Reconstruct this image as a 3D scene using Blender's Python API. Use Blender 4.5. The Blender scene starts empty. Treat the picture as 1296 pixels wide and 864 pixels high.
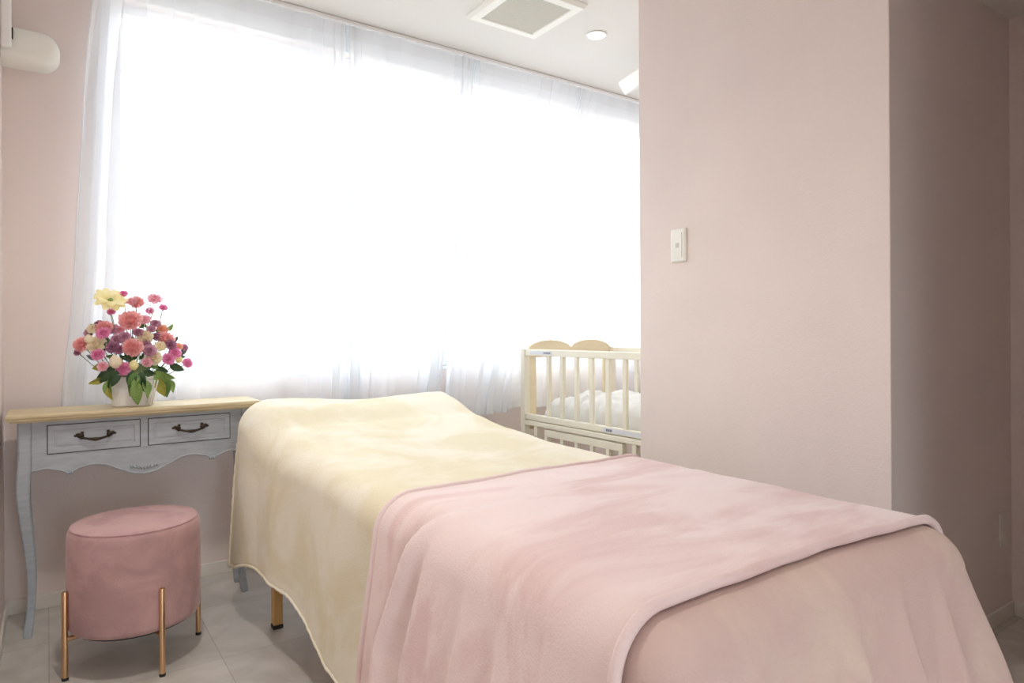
import bpy, bmesh, math, random
from mathutils import Vector, Matrix, noise

random.seed(7)
S = 1.05                       # metres per layout unit (the camera height)
sc = bpy.context.scene
COL = sc.collection
PI = math.pi
V = Vector

# ------------------------------------------------------------------ camera
F_PX, HORIZON, YAW, ROLL = 840.0, 420.0, math.radians(35), math.radians(-0.3)
cam_d = bpy.data.cameras.new('camera'); cam = bpy.data.objects.new('camera', cam_d); COL.objects.link(cam)
cam_d.sensor_width = 36; cam_d.lens = F_PX/1296*36; cam_d.shift_y = -(432-HORIZON)/1296
cam_d.clip_start = 0.02
cam.matrix_world = Matrix.Translation((0, 0, S)) @ Matrix.Rotation(-YAW, 4, 'Z') @ Matrix.Rotation(PI/2, 4, 'X') @ Matrix.Rotation(ROLL, 4, 'Z')
sc.camera = cam
SN, CS = math.sin(YAW), math.cos(YAW)
def at(px, py, Y):
    """point (metres) seen at pixel px,py whose distance to the window side is Y layout units"""
    dx = px-648; dX = F_PX*SN+dx*CS; dY = F_PX*CS-dx*SN
    return V((dX/dY*Y*S, Y*S, (1-(py-HORIZON)/dY*Y)*S))

# ------------------------------------------------------------------ materials
def mat(name, col, rough=0.6, metal=0.0, sheen=0.0, sheen_rough=0.4, sheen_tint=None, spec=0.4,
        var=0.0, vscale=8.0, vcol=None, bump=0.0, bscale=60.0, stretch=None, emit=None, estr=0.0, coat=0.0):
    m = bpy.data.materials.new(name); m.use_nodes = True
    nt = m.node_tree; N = nt.nodes; L = nt.links
    b = N['Principled BSDF']
    b.inputs['Base Color'].default_value = (*col, 1); b.inputs['Roughness'].default_value = rough
    b.inputs['Metallic'].default_value = metal; b.inputs['Specular IOR Level'].default_value = spec
    b.inputs['Sheen Weight'].default_value = sheen; b.inputs['Sheen Roughness'].default_value = sheen_rough
    b.inputs['Sheen Tint'].default_value = (*(sheen_tint or (1, 1, 1)), 1)
    b.inputs['Coat Weight'].default_value = coat
    if emit:
        b.inputs['Emission Color'].default_value = (*emit, 1); b.inputs['Emission Strength'].default_value = estr
    tc = N.new('ShaderNodeTexCoord'); src = tc.outputs['Object']
    if stretch:
        mp = N.new('ShaderNodeMapping'); mp.inputs['Scale'].default_value = stretch
        L.new(src, mp.inputs['Vector']); src = mp.outputs['Vector']
    if var > 0:
        n = N.new('ShaderNodeTexNoise'); n.inputs['Scale'].default_value = vscale; n.inputs['Detail'].default_value = 4
        L.new(src, n.inputs['Vector'])
        r = N.new('ShaderNodeValToRGB'); r.color_ramp.elements[0].position = 0.35; r.color_ramp.elements[1].position = 0.68
        c2 = vcol or tuple(c*(1-var) for c in col)
        r.color_ramp.elements[0].color = (*c2, 1); r.color_ramp.elements[1].color = (*col, 1)
        L.new(n.outputs['Fac'], r.inputs['Fac']); L.new(r.outputs['Color'], b.inputs['Base Color'])
    if bump > 0:
        n2 = N.new('ShaderNodeTexNoise'); n2.inputs['Scale'].default_value = bscale; n2.inputs['Detail'].default_value = 3
        L.new(src, n2.inputs['Vector'])
        bp = N.new('ShaderNodeBump'); bp.inputs['Strength'].default_value = bump; bp.inputs['Distance'].default_value = 0.01
        L.new(n2.outputs['Fac'], bp.inputs['Height']); L.new(bp.outputs['Normal'], b.inputs['Normal'])
    return m

M = {}
M['wall'] = mat('pink_wallpaper', (0.80, 0.71, 0.675), 0.75, var=0.04, vscale=3, bump=0.12, bscale=160)
M['ceiling'] = mat('ceiling_paper', (0.73, 0.715, 0.68), 0.85, bump=0.08, bscale=180)
M['base'] = mat('baseboard_white', (0.74, 0.71, 0.65), 0.5)
M['white'] = mat('white_plastic', (0.86, 0.86, 0.85), 0.35)
M['ivory'] = mat('ivory_plastic', (0.84, 0.84, 0.78), 0.4)
M['frame'] = mat('window_frame_white', (0.80, 0.84, 0.88), 0.4)
M['dark'] = mat('dark_gap', (0.05, 0.045, 0.04), 0.8)
M['greymetal'] = mat('grey_metal', (0.55, 0.55, 0.55), 0.35, metal=0.8)
M['grille'] = mat('grille_grey', (0.62, 0.61, 0.53), 0.5)
M['deskgrey'] = mat('distressed_grey_paint', (0.455, 0.495, 0.535), 0.55, var=0.16, vscale=14, stretch=(1, 1, 4), bump=0.06, bscale=90)
M['desktop'] = mat('weathered_oak', (0.66, 0.56, 0.36), 0.45, var=0.22, vscale=9, stretch=(1.2, 9, 9), vcol=(0.52, 0.43, 0.25), bump=0.08, bscale=50)
M['bronze'] = mat('antique_bronze', (0.06, 0.045, 0.03), 0.4, metal=0.7)
M['gold'] = mat('brushed_rose_gold', (0.72, 0.46, 0.26), 0.28, metal=1.0)
M['rubber'] = mat('black_rubber', (0.02, 0.02, 0.02), 0.6)
M['crib'] = mat('cream_lacquer', (0.85, 0.82, 0.69), 0.4, var=0.04, vscale=5)
M['cribwood'] = mat('pale_cream_wood', (0.80, 0.70, 0.49), 0.45, var=0.08, vscale=6, stretch=(1, 1, 6))
M['quilt'] = mat('white_cotton', (0.70, 0.695, 0.67), 0.9, bump=0.25, bscale=30)
M['bedwood'] = mat('beech_wood', (0.66, 0.40, 0.15), 0.4, var=0.15, vscale=12, stretch=(6, 6, 1))
M['vinyl'] = mat('cream_vinyl', (0.75, 0.68, 0.55), 0.5)
M['pot'] = mat('white_ceramic', (0.82, 0.80, 0.78), 0.4)
M['stem'] = mat('stem_green', (0.22, 0.30, 0.14), 0.6)
M['label'] = mat('label_silver', (0.72, 0.74, 0.78), 0.4)
M['ink'] = mat('label_ink', (0.20, 0.22, 0.30), 0.6)
M['lamp'] = mat('lamp_glow', (1, 1, 1), 0.5, emit=(1, 0.96, 0.9), estr=14)

def velvet(name, col, dark, scale, sheen=0.5, tint=None, lo=0.43, hi=0.57, rot=0.0, stretch=(1, 1, 1)):
    """short pile fabric: brushed patches where the nap lies the other way"""
    m = bpy.data.materials.new(name); m.use_nodes = True
    nt = m.node_tree; N = nt.nodes; L = nt.links; b = N['Principled BSDF']
    tc = N.new('ShaderNodeTexCoord'); mp = N.new('ShaderNodeMapping'); mp.inputs['Scale'].default_value = stretch
    mp.inputs['Rotation'].default_value = (0, 0, rot)
    L.new(tc.outputs['Object'], mp.inputs['Vector'])
    n = N.new('ShaderNodeTexNoise'); n.inputs['Scale'].default_value = scale; n.inputs['Detail'].default_value = 8
    n.inputs['Roughness'].default_value = 0.62; n.inputs['Distortion'].default_value = 0.6
    L.new(mp.outputs['Vector'], n.inputs['Vector'])
    r = N.new('ShaderNodeValToRGB'); r.color_ramp.elements[0].position = lo; r.color_ramp.elements[1].position = hi
    r.color_ramp.elements[0].color = (*dark, 1); r.color_ramp.elements[1].color = (*col, 1)
    L.new(n.outputs['Fac'], r.inputs['Fac']); L.new(r.outputs['Color'], b.inputs['Base Color'])
    b.inputs['Roughness'].default_value = 0.9; b.inputs['Specular IOR Level'].default_value = 0.15
    mr = N.new('ShaderNodeMapRange'); mr.inputs['From Min'].default_value = 0.4; mr.inputs['From Max'].default_value = 0.6
    mr.inputs['To Min'].default_value = sheen*0.45; mr.inputs['To Max'].default_value = sheen
    L.new(n.outputs['Fac'], mr.inputs['Value']); L.new(mr.outputs['Result'], b.inputs['Sheen Weight'])
    b.inputs['Sheen Roughness'].default_value = 0.35; b.inputs['Sheen Tint'].default_value = (*(tint or (1, 1, 1)), 1)
    n2 = N.new('ShaderNodeTexNoise'); n2.inputs['Scale'].default_value = 260; n2.inputs['Detail'].default_value = 2
    L.new(tc.outputs['Object'], n2.inputs['Vector'])
    n3 = N.new('ShaderNodeTexNoise'); n3.inputs['Scale'].default_value = 9; n3.inputs['Detail'].default_value = 3
    L.new(mp.outputs['Vector'], n3.inputs['Vector'])
    ad = N.new('ShaderNodeMath'); ad.operation = 'MULTIPLY_ADD'; ad.inputs[1].default_value = 2.0
    L.new(n3.outputs['Fac'], ad.inputs[0]); L.new(n2.outputs['Fac'], ad.inputs[2])
    bp = N.new('ShaderNodeBump'); bp.inputs['Strength'].default_value = 0.18; bp.inputs['Distance'].default_value = 0.008
    L.new(ad.outputs['Value'], bp.inputs['Height']); L.new(bp.outputs['Normal'], b.inputs['Normal'])
    return m
M['cream'] = velvet('cream_velvet', (0.84, 0.80, 0.67), (0.77, 0.715, 0.53), 3.2, 0.15, (1, 1, 0.96))
M['pink'] = velvet('pink_velvet', (0.84, 0.70, 0.685), (0.75, 0.57, 0.56), 2.2, 0.6, (1, 0.95, 0.95), 0.40, 0.53, stretch=(0.75, 2.6, 1))
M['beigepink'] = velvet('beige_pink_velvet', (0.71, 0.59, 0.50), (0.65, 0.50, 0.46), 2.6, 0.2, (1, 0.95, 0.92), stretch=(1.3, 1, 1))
M['stool'] = velvet('dusty_rose_velvet', (0.53, 0.335, 0.33), (0.43, 0.27, 0.27), 5.0, 0.45, (1, 0.85, 0.85))

def tile_floor():
    m = bpy.data.materials.new('marbled_floor_tile'); m.use_nodes = True
    nt = m.node_tree; N = nt.nodes; L = nt.links; b = N['Principled BSDF']
    tc = N.new('ShaderNodeTexCoord')
    br = N.new('ShaderNodeTexBrick'); br.offset = 0.0; br.inputs['Scale'].default_value = 1.0
    br.inputs['Brick Width'].default_value = 0.46; br.inputs['Row Height'].default_value = 0.46
    br.inputs['Mortar Size'].default_value = 0.0016; br.inputs['Mortar Smooth'].default_value = 0.3
    br.inputs['Color1'].default_value = (0.60, 0.58, 0.545, 1); br.inputs['Color2'].default_value = (0.64, 0.62, 0.585, 1)
    br.inputs['Mortar'].default_value = (0.44, 0.42, 0.39, 1)
    L.new(tc.outputs['Object'], br.inputs['Vector'])
    n = N.new('ShaderNodeTexNoise'); n.inputs['Scale'].default_value = 4.5; n.inputs['Detail'].default_value = 7; n.inputs['Distortion'].default_value = 1.4
    L.new(tc.outputs['Object'], n.inputs['Vector'])
    r = N.new('ShaderNodeValToRGB'); r.color_ramp.elements[0].position = 0.32; r.color_ramp.elements[1].position = 0.66
    r.color_ramp.elements[0].color = (0.80, 0.79, 0.78, 1); r.color_ramp.elements[1].color = (1, 1, 1, 1)
    L.new(n.outputs['Fac'], r.inputs['Fac'])
    mx = N.new('ShaderNodeMix'); mx.data_type = 'RGBA'; mx.blend_type = 'MULTIPLY'; mx.inputs['Factor'].default_value = 1
    L.new(br.outputs['Color'], mx.inputs['A']); L.new(r.outputs['Color'], mx.inputs['B'])
    L.new(mx.outputs['Result'], b.inputs['Base Color']); b.inputs['Roughness'].default_value = 0.42
    return m
M['floor'] = tile_floor()

def sheer(name, see, col):
    m = bpy.data.materials.new(name); m.use_nodes = True
    nt = m.node_tree; N = nt.nodes; L = nt.links; N.clear()
    o = N.new('ShaderNodeOutputMaterial'); t = N.new('ShaderNodeBsdfTransparent'); d = N.new('ShaderNodeBsdfDiffuse'); l = N.new('ShaderNodeBsdfTranslucent')
    d.inputs['Color'].default_value = (*col, 1); l.inputs['Color'].default_value = (*col, 1)
    m1 = N.new('ShaderNodeMixShader'); m1.inputs['Fac'].default_value = 0.33
    m2 = N.new('ShaderNodeMixShader'); m2.inputs['Fac'].default_value = 1-see
    L.new(d.outputs[0], m1.inputs[1]); L.new(l.outputs[0], m1.inputs[2]); L.new(t.outputs[0], m2.inputs[1]); L.new(m1.outputs[0], m2.inputs[2])
    L.new(m2.outputs[0], o.inputs['Surface'])
    return m
M['sheer'] = sheer('sheer_voile', 0.32, (0.93, 0.95, 0.975))
M['sheerhem'] = sheer('sheer_hem', 0.34, (0.92, 0.94, 0.96))
def glassy():
    m = bpy.data.materials.new('window_glass'); m.use_nodes = True
    nt = m.node_tree; N = nt.nodes; L = nt.links; N.clear()
    o = N.new('ShaderNodeOutputMaterial'); t = N.new('ShaderNodeBsdfTransparent'); g = N.new('ShaderNodeBsdfGlossy'); g.inputs['Roughness'].default_value = 0.02
    x = N.new('ShaderNodeMixShader'); x.inputs['Fac'].default_value = 0.04
    L.new(t.outputs[0], x.inputs[1]); L.new(g.outputs[0], x.inputs[2]); L.new(x.outputs[0], o.inputs['Surface'])
    return m
M['glass'] = glassy()

# ------------------------------------------------------------------ mesh helpers
def link(name, me, parent=None):
    o = bpy.data.objects.new(name, me); COL.objects.link(o)
    if parent: o.parent = parent
    return o
def finish(bm, name, m, parent=None, smooth=False, bevel=0.0, segs=2, sub=0, solid=0.0, loc=None):
    bmesh.ops.recalc_face_normals(bm, faces=bm.faces[:])
    me = bpy.data.meshes.new(name); bm.to_mesh(me); bm.free()
    for mm in (m if isinstance(m, (list, tuple)) else [m]): me.materials.append(mm)
    if smooth:
        for p in me.polygons: p.use_smooth = True
    o = link(name, me, parent)
    if loc is not None: o.location = loc
    if solid: md = o.modifiers.new('thickness', 'SOLIDIFY'); md.thickness = solid; md.offset = -1
    if bevel:
        md = o.modifiers.new('bevel', 'BEVEL'); md.width = bevel; md.segments = segs; md.limit_method = 'ANGLE'; md.angle_limit = math.radians(40)
        md.harden_normals = False
    if sub: md = o.modifiers.new('sub', 'SUBSURF'); md.levels = sub; md.render_levels = sub
    return o
def box(bm, x0, x1, y0, y1, z0, z1, mtx=None):
    vs = [bm.verts.new((x, y, z)) for x in (x0, x1) for y in (y0, y1) for z in (z0, z1)]
    if mtx:
        for v in vs: v.co = mtx @ v.co
    for f in ((0, 1, 3, 2), (4, 6, 7, 5), (0, 4, 5, 1), (2, 3, 7, 6), (0, 2, 6, 4), (1, 5, 7, 3)):
        bm.faces.new([vs[i] for i in f])
    return vs
def tube(bm, pts, rad, n=10, cap=True, sq=False):
    """swept tube through pts, rad a number or a list (one per point)"""
    pts = [V(p) for p in pts]; k = len(pts)
    rs = rad if isinstance(rad, (list, tuple)) else [rad]*k
    rings = []; up = None
    for i, p in enumerate(pts):
        d = (pts[min(i+1, k-1)]-pts[max(i-1, 0)]).normalized()
        if up is None:
            up = V((0, 0, 1)) if abs(d.z) < 0.9 else V((0, 1, 0))
        a = d.cross(up).normalized(); up = a.cross(d).normalized()
        ring = []
        for j in range(n):
            t = 2*PI*j/n
            ring.append(bm.verts.new(p+(a*math.cos(t)+up*math.sin(t))*rs[i]))
        rings.append(ring)
    for A, B in zip(rings, rings[1:]):
        for j in range(n): bm.faces.new((A[j], A[(j+1) % n], B[(j+1) % n], B[j]))
    if cap:
        bm.faces.new(rings[0][::-1]); bm.faces.new(rings[-1])
    return rings
def lathe(bm, prof, n=40, c=(0, 0, 0), cap0=True, cap1=True, fx=1.0, fy=1.0):
    rings = []
    for r, z in prof:
        rings.append([bm.verts.new((c[0]+r*fx*math.cos(2*PI*j/n), c[1]+r*fy*math.sin(2*PI*j/n), c[2]+z)) for j in range(n)])
    for A, B in zip(rings, rings[1:]):
        for j in range(n): bm.faces.new((A[j], A[(j+1) % n], B[(j+1) % n], B[j]))
    if cap0: bm.faces.new(rings[0][::-1])
    if cap1: bm.faces.new(rings[-1])
def loft(bm, rings, close=True, cap=True):
    R = [[bm.verts.new(p) for p in r] for r in rings]; n = len(R[0])
    for A, B in zip(R, R[1:]):
        for j in range(n if close else n-1): bm.faces.new((A[j], A[(j+1) % n], B[(j+1) % n], B[j]))
    if cap: bm.faces.new(R[0][::-1]); bm.faces.new(R[-1])
def prism(bm, outline, y0, y1, axis='y'):
    """outline of (a,z) extruded along an axis"""
    f = (lambda a, t, z: (a, t, z)) if axis == 'y' else (lambda a, t, z: (t, a, z))
    A = [bm.verts.new(f(a, y0, z)) for a, z in outline]; B = [bm.verts.new(f(a, y1, z)) for a, z in outline]
    n = len(A)
    bm.faces.new(A); bm.faces.new(B[::-1])
    for j in range(n): bm.faces.new((A[j], A[(j+1) % n], B[(j+1) % n], B[j]))
def BM(): return bmesh.new()
def thing(name, label, cat, loc=(0, 0, 0), rotz=0.0, group=None):
    o = bpy.data.objects.new(name, None); COL.objects.link(o); o.empty_display_size = 0.1
    o.location = loc; o.rotation_euler = (0, 0, rotz); o['label'] = label; o['category'] = cat
    if group: o['group'] = group
    return o
def tag(o, label, cat, group=None):
    o['label'] = label; o['category'] = cat
    if group: o['group'] = group
    return o
def struct(o): o['kind'] = 'structure'; return o
def copy_of(o, parent, loc=None, rot=None, scl=None):
    c = o.copy(); COL.objects.link(c); c.parent = parent
    if loc is not None: c.location = loc
    if rot is not None: c.rotation_euler = rot
    if scl is not None: c.scale = scl
    return c
def sstep(a, b, x):
    t = max(0.0, min(1.0, (x-a)/(b-a))); return t*t*(3-2*t)
def pw(pts, x):
    if x <= pts[0][0]: return pts[0][1]
    for (a, p), (b, q) in zip(pts, pts[1:]):
        if x <= b:
            t = (x-a)/(b-a); return p+(q-p)*(t*t*(3-2*t)*0.5+t*0.5)
    return pts[-1][1]

# ------------------------------------------------------------------ the room (metres)
YW = 2.97*S; XL = -0.128*S; ZC = 2.425*S; XR = 3.42*S; YB = -1.35*S
XP = 1.915*S; YP0 = 0.905*S; YP1 = 1.855*S; XA = 2.77*S; ZA = 2.085*S
T = 0.16
WX0, WX1, WZ0, WZ1 = 0.20*S, 3.30*S, 0.83*S, 2.30*S
bm = BM(); box(bm, XL-T, XR+T, YB-T, YW+T, -0.1, 0); struct(finish(bm, 'floor', M['floor']))
bm = BM(); box(bm, XL-T, XR+T, YB-T, YW+T, ZC, ZC+0.1); struct(finish(bm, 'ceiling', M['ceiling']))
bm = BM()
box(bm, XL-T, XR+T, YW, YW+T, 0, WZ0); box(bm, XL-T, XR+T, YW, YW+T, WZ1, ZC)
box(bm, XL-T, WX0, YW, YW+T, WZ0, WZ1); box(bm, WX1, XR+T, YW, YW+T, WZ0, WZ1)
struct(finish(bm, 'wall_back', M['wall']))
bm = BM(); box(bm, XL-T, XL, YB, YW, 0, ZC); struct(finish(bm, 'wall_left', M['wall']))
bm = BM(); box(bm, XR, XR+T, YP1, YW, 0, ZC); struct(finish(bm, 'wall_right', M['wall']))
GX0, GX1, GZ = 0.02, 0.70, 1.75
bm = BM(); box(bm, XL-T, GX0, YB-T, YB, 0, ZC); box(bm, GX1, XA+T, YB-T, YB, 0, ZC); box(bm, GX0, GX1, YB-T, YB, GZ, ZC); struct(finish(bm, 'wall_front', M['wall']))
gd = bpy.data.objects.new('added_door_1', None); COL.objects.link(gd); struct(gd); gd.location = (GX0, YB-0.09, 0)  # glazed door added behind the camera to light the bed foot
bm = BM(); t = 0.06; w_ = GX1-GX0
for q4 in ((0, t, 0, GZ), (w_-t, w_, 0, GZ), (t, w_-t, GZ-t, GZ), (t, w_-t, 0, 0.12)): box(bm, q4[0], q4[1], 0, 0.045, q4[2], q4[3])
finish(bm, 'added_door_frame', M['frame'], gd, bevel=0.004)
bm = BM(); box(bm, t, w_-t, 0.018, 0.024, 0.12, GZ-t); finish(bm, 'added_door_pane', M['glass'], gd)
bm = BM(); tube(bm, [(w_-0.03, 0.045, 1.0), (w_-0.03, 0.09, 1.0), (w_-0.13, 0.09, 1.0)], 0.009, 10); finish(bm, 'added_door_handle', M['greymetal'], gd, smooth=True)
pd = bpy.data.lights.new('added_door_portal', 'AREA'); pd.shape = 'RECTANGLE'; pd.size = GX1-GX0; pd.size_y = GZ; pd.cycles.is_portal = True
po = bpy.data.objects.new('added_door_portal', pd); COL.objects.link(po); po.location = ((GX0+GX1)/2, YB-T-0.01, GZ/2); po.rotation_euler = (PI/2, 0, 0)
bm = BM(); box(bm, XP, XR+T, YP0, YP1, 0, ZC); struct(finish(bm, 'wall_partition', M['wall'], bevel=0.003))
bm = BM(); box(bm, 1.56*S, 1.66*S, YB, 0.20*S, 0, ZC); struct(finish(bm, 'wall_added_stub', M['wall']))  # unseen stub wall, added to keep the door light off the alcove
bm = BM(); box(bm, XA, XA+T, YB, YP0, 0, ZC); struct(finish(bm, 'wall_alcove', M['wall']))
bm = BM(); box(bm, XP, XA, YB, YP0, ZA, ZC); struct(finish(bm, 'ceiling_alcove', M['ceiling']))
BH, BT = 0.056, 0.009
def baseboard(nm, x0, x1, y0, y1):
    bm = BM(); box(bm, x0, x1, y0, y1, 0, BH); struct(finish(bm, nm, M['base'], bevel=0.003))
baseboard('baseboard_back', XL, XR, YW-BT, YW)
baseboard('baseboard_left', XL, XL+BT, YB, YW-BT)
baseboard('baseboard_partition', XP-BT, XP, YP0-BT, YP1)
baseboard('baseboard_alcove', XP, XA, YP0-BT, YP0)
baseboard('baseboard_right', XA-BT, XA, YB, YP0-BT)

# windows: four sashes side by side in one long opening
mull = [0.20, 0.985, 1.74, 2.62, 3.30]
fy0, fy1 = YW+0.045, YW+0.10
for i in range(4):
    a, b = mull[i]*S, mull[i+1]*S
    w = bpy.data.objects.new('window_%d' % (i+1), None); COL.objects.link(w); struct(w); w.location = ((a+b)/2, fy0, WZ0)
    ox, oy, oz = w.location
    bm = BM(); t = 0.042
    for (p, q, r, s) in ((a, b, WZ0, WZ0+t), (a, b, WZ1-t, WZ1), (a, a+t, WZ0+t, WZ1-t), (b-t, b, WZ0+t, WZ1-t)):
        box(bm, p-ox, q-ox, 0, fy1-fy0, r-oz, s-oz)
    finish(bm, 'window_frame', M['frame'], w, bevel=0.004)
    bm = BM(); box(bm, a+t-ox, b-t-ox, 0.025, 0.03, WZ0+t-oz, WZ1-t-oz); finish(bm, 'window_pane', M['glass'], w)
    if i in (1, 2):
        bm = BM(); box(bm, a+0.008-ox, a+0.034-ox, -0.014, 0.0, 0.66, 0.85); box(bm, a+0.014-ox, a+0.030-ox, -0.034, -0.012, 0.70, 0.745)
        finish(bm, 'window_latch', M['greymetal'], w, bevel=0.004)
bm = BM(); box(bm, WX0, WX1, YW-0.006, fy0, WZ0-0.018, WZ0); struct(finish(bm, 'trim_1', M['frame'], bevel=0.003))
bm = BM(); box(bm, 0.165*S, WX1, YW-0.012, YW, WZ1, ZC); struct(finish(bm, 'trim_2', M['frame'], bevel=0.003))
bm = BM(); box(bm, 0.165*S, WX0, YW-0.012, YW, WZ0-0.018, WZ1); struct(finish(bm, 'trim_3', M['frame'], bevel=0.003))

# ------------------------------------------------------------------ sheer curtains
YR = 2.905*S
ZT, ZB = ZC-0.022, 0.582*S
rail = thing('curtain_rail', 'slim white curtain rail along the ceiling above the window', 'curtain rail', (0, YR, ZC))
bm = BM(); box(bm, XL+0.02, XR-0.02, -0.012, 0.012, -0.018, 0); finish(bm, 'rail_track', M['white'], rail, bevel=0.003)
bm = BM(); box(bm, XL+0.02, XR-0.02, -0.0135, -0.012, -0.004, 0); finish(bm, 'rail_painted_shade', M['greymetal'], rail)  # thin grey strip painting the shade line between track and ceiling

def curtain(x0, x1, nf, seed, label, left_edge=None, right_edge=None, zb=ZB, overlap=1.0):
    rnd = random.Random(seed)
    ph = [rnd.uniform(0, 6.28) for _ in range(8)]
    root = thing('sheer_curtain', label, 'curtain', ((x0+x1)/2*S, YR, ZB), group='sheer curtain panels across the window')
    ox, oy, oz = root.location
    def pos(u, t):                      # u 0..1 across, t 0 top .. 1 bottom
        z = ZT+(zb-ZT)*t
        a = (x0 if left_edge is None else pw(left_edge, t)); b = (x1 if right_edge is None else pw(right_edge, t))
        k = 2*PI*nf*u
        grow = 0.45+0.55*sstep(0.02, 0.4, t)
        warp = 0.35*math.sin(2*PI*u*1.7+ph[0])+0.25*math.sin(2*PI*u*3.3+ph[1]+0.6*t)
        k2 = k+warp*2.2+0.25*t*math.sin(ph[2]+u*9)
        amp = 0.019+0.010*math.sin(2*PI*u*2.3+ph[3])
        y = amp*grow*math.sin(k2)+0.002*grow*math.sin(2.7*k2+ph[4])
        x = a+(b-a)*(u-0.118*math.sin(2*PI*u))        # gathered towards both edges
        x += (0.034*overlap*grow*math.sin(2*k2+ph[5]*0.2)*(0.55+0.45*math.sin(2*PI*u*1.3+ph[6])))*min(1, 9*u, 9*(1-u))
        if t < 0.06:
            y *= 0.7
        z2 = z+0.006*math.sin(k2*0.5+ph[7])*t
        return V((x*S, oy+y*S*0.95, z2))
    nu, nv = int(nf*36), 26
    bm = BM(); g = [[bm.verts.new(pos(i/nu, j/nv)-root.location) for i in range(nu+1)] for j in range(nv+1)]
    for j in range(nv):
        for i in range(nu): bm.faces.new((g[j][i], g[j][i+1], g[j+1][i+1], g[j+1][i]))
    finish(bm, 'voile', M['sheer'], root, smooth=True)
    # hems: a doubled band at the bottom, the sides and the heading tape on top
    off = V((0, -0.0025, 0))
    bm = BM(); nh = 3
    g = [[bm.verts.new(pos(i/nu, 1-0.022*j/nh)-root.location+off) for i in range(nu+1)] for j in range(nh+1)]
    for j in range(nh):
        for i in range(nu): bm.faces.new((g[j][i], g[j][i+1], g[j+1][i+1], g[j+1][i]))
    finish(bm, 'bottom_hem', M['sheerhem'], root, smooth=True)
    bm = BM()
    g = [[bm.verts.new(pos(i/nu, 0.035*j/nh)-root.location+off) for i in range(nu+1)] for j in range(nh+1)]
    for j in range(nh):
        for i in range(nu): bm.faces.new((g[j][i], g[j][i+1], g[j+1][i+1], g[j+1][i]))
    finish(bm, 'heading_tape', M['sheerhem'], root, smooth=True)
    for e in (0, 1):
        bm = BM(); wd = 0.016/(x1-x0)
        g = [[bm.verts.new(pos((i/2*wd) if e == 0 else 1-i/2*wd, j/nv)-root.location+off) for i in range(3)] for j in range(nv+1)]
        for j in range(nv):
            for i in range(2): bm.faces.new((g[j][i], g[j][i+1], g[j+1][i+1], g[j+1][i]))
        finish(bm, 'side_hem', M['sheerhem'], root, smooth=True)
    for i in range(int(nf*1.5)+1):
        p = pos(min(1, max(0, i/int(nf*1.5))), 0)-root.location
        bm = BM(); tube(bm, [p+V((0, 0.006, -0.03)), p+V((0, 0.007, 0.0)), V((p.x, 0.002, ZC-0.018-oz))], 0.0015, 6)
        finish(bm, 'hook', M['white'], root)
curtain(0.15, 1.118, 8, 3, 'sheer white curtain panel at the left, its edge behind the console table',
        left_edge=[(0, 0.150), (0.3, 0.112), (0.6, 0.085), (1, 0.03)])
curtain(1.133, 1.805, 6, 11, 'sheer white curtain panel second from the left, hanging behind the bed head', right_edge=[(0, 1.805), (0.5, 1.70), (1, 1.575)])
curtain(1.815, 2.53, 6, 23, 'sheer white curtain panel third from the left, its hem showing left of the crib',
        left_edge=[(0, 1.815), (0.4, 1.73), (1, 1.635)], right_edge=[(0, 2.53), (0.5, 2.22), (1, 1.984)], zb=ZB-0.006)
curtain(2.54, 3.28, 6, 31, 'sheer white curtain panel at the right, hanging behind the crib', left_edge=[(0, 2.54), (0.5, 2.24), (1, 1.989)], zb=ZB+0.012)

# ------------------------------------------------------------------ console table
DT = 0.742*S
desk = thing('console_table', 'grey painted console table with oak top, two drawers and cabriole legs', 'table', (0.283*S, 2.76*S, 0))
ox, oy = desk.location.x, desk.location.y
def L(x, y=None, z=None):              # layout units -> desk local metres
    return x*S-ox
DX0, DX1 = -0.112*S-ox, 0.676*S-ox
DY0, DY1 = 2.645*S-oy, 2.868*S-oy
bm = BM()
prof = [(0.014, -0.030), (0.012, -0.025), (0.004, -0.022), (0.004, -0.018), (0.0, -0.012), (0.0, -0.006), (0.004, 0.0)]
loft(bm, [[(DX0+i, DY0+i, DT+z), (DX1-i, DY0+i, DT+z), (DX1-i, DY1, DT+z), (DX0+i, DY1, DT+z)] for i, z in prof])
finish(bm, 'tabletop', M['desktop'], desk, bevel=0.0015)
AX0, AX1 = -0.082*S-ox, 0.648*S-ox
AY0, AY1 = 2.690*S-oy, 2.855*S-oy
ZA1 = DT-0.030
leg_w = 0.040
# front apron with scalloped lower edge
def scallop(s):                        # s 0..1 across the span, returns lower edge (layout z)
    a = abs(2*s-1)
    pts = [(0, 0.500), (0.10, 0.505), (0.22, 0.522), (0.36, 0.546), (0.48, 0.552), (0.60, 0.543), (0.66, 0.533), (0.70, 0.531), (0.76, 0.541), (0.88, 0.553), (1, 0.545)]
    return pw(pts, a)
def apron(bm, xa, xb, y0, y1, fn):
    out = [(xa, ZA1), (xb, ZA1)]
    for i in range(49):
        s = 1-i/48; out.append((xa+(xb-xa)*s, fn(s)*S))
    prism(bm, out, y0, y1)
bm = BM(); apron(bm, AX0+leg_w, AX1-leg_w, AY0+0.004, AY0+0.022, scallop); ap = finish(bm, 'apron', M['deskgrey'], desk, bevel=0.0015)
bm = BM()                              # raised bead following the scalloped edge
tube(bm, [(AX0+leg_w+(AX1-AX0-2*leg_w)*i/60, AY0+0.003, scallop(i/60)*S+0.004) for i in range(61)], 0.0035, 6)
finish(bm, 'edge_bead', M['deskgrey'], ap, smooth=True)
bm = BM()                              # carved leaf ornament in the middle, shells left and right
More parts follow.
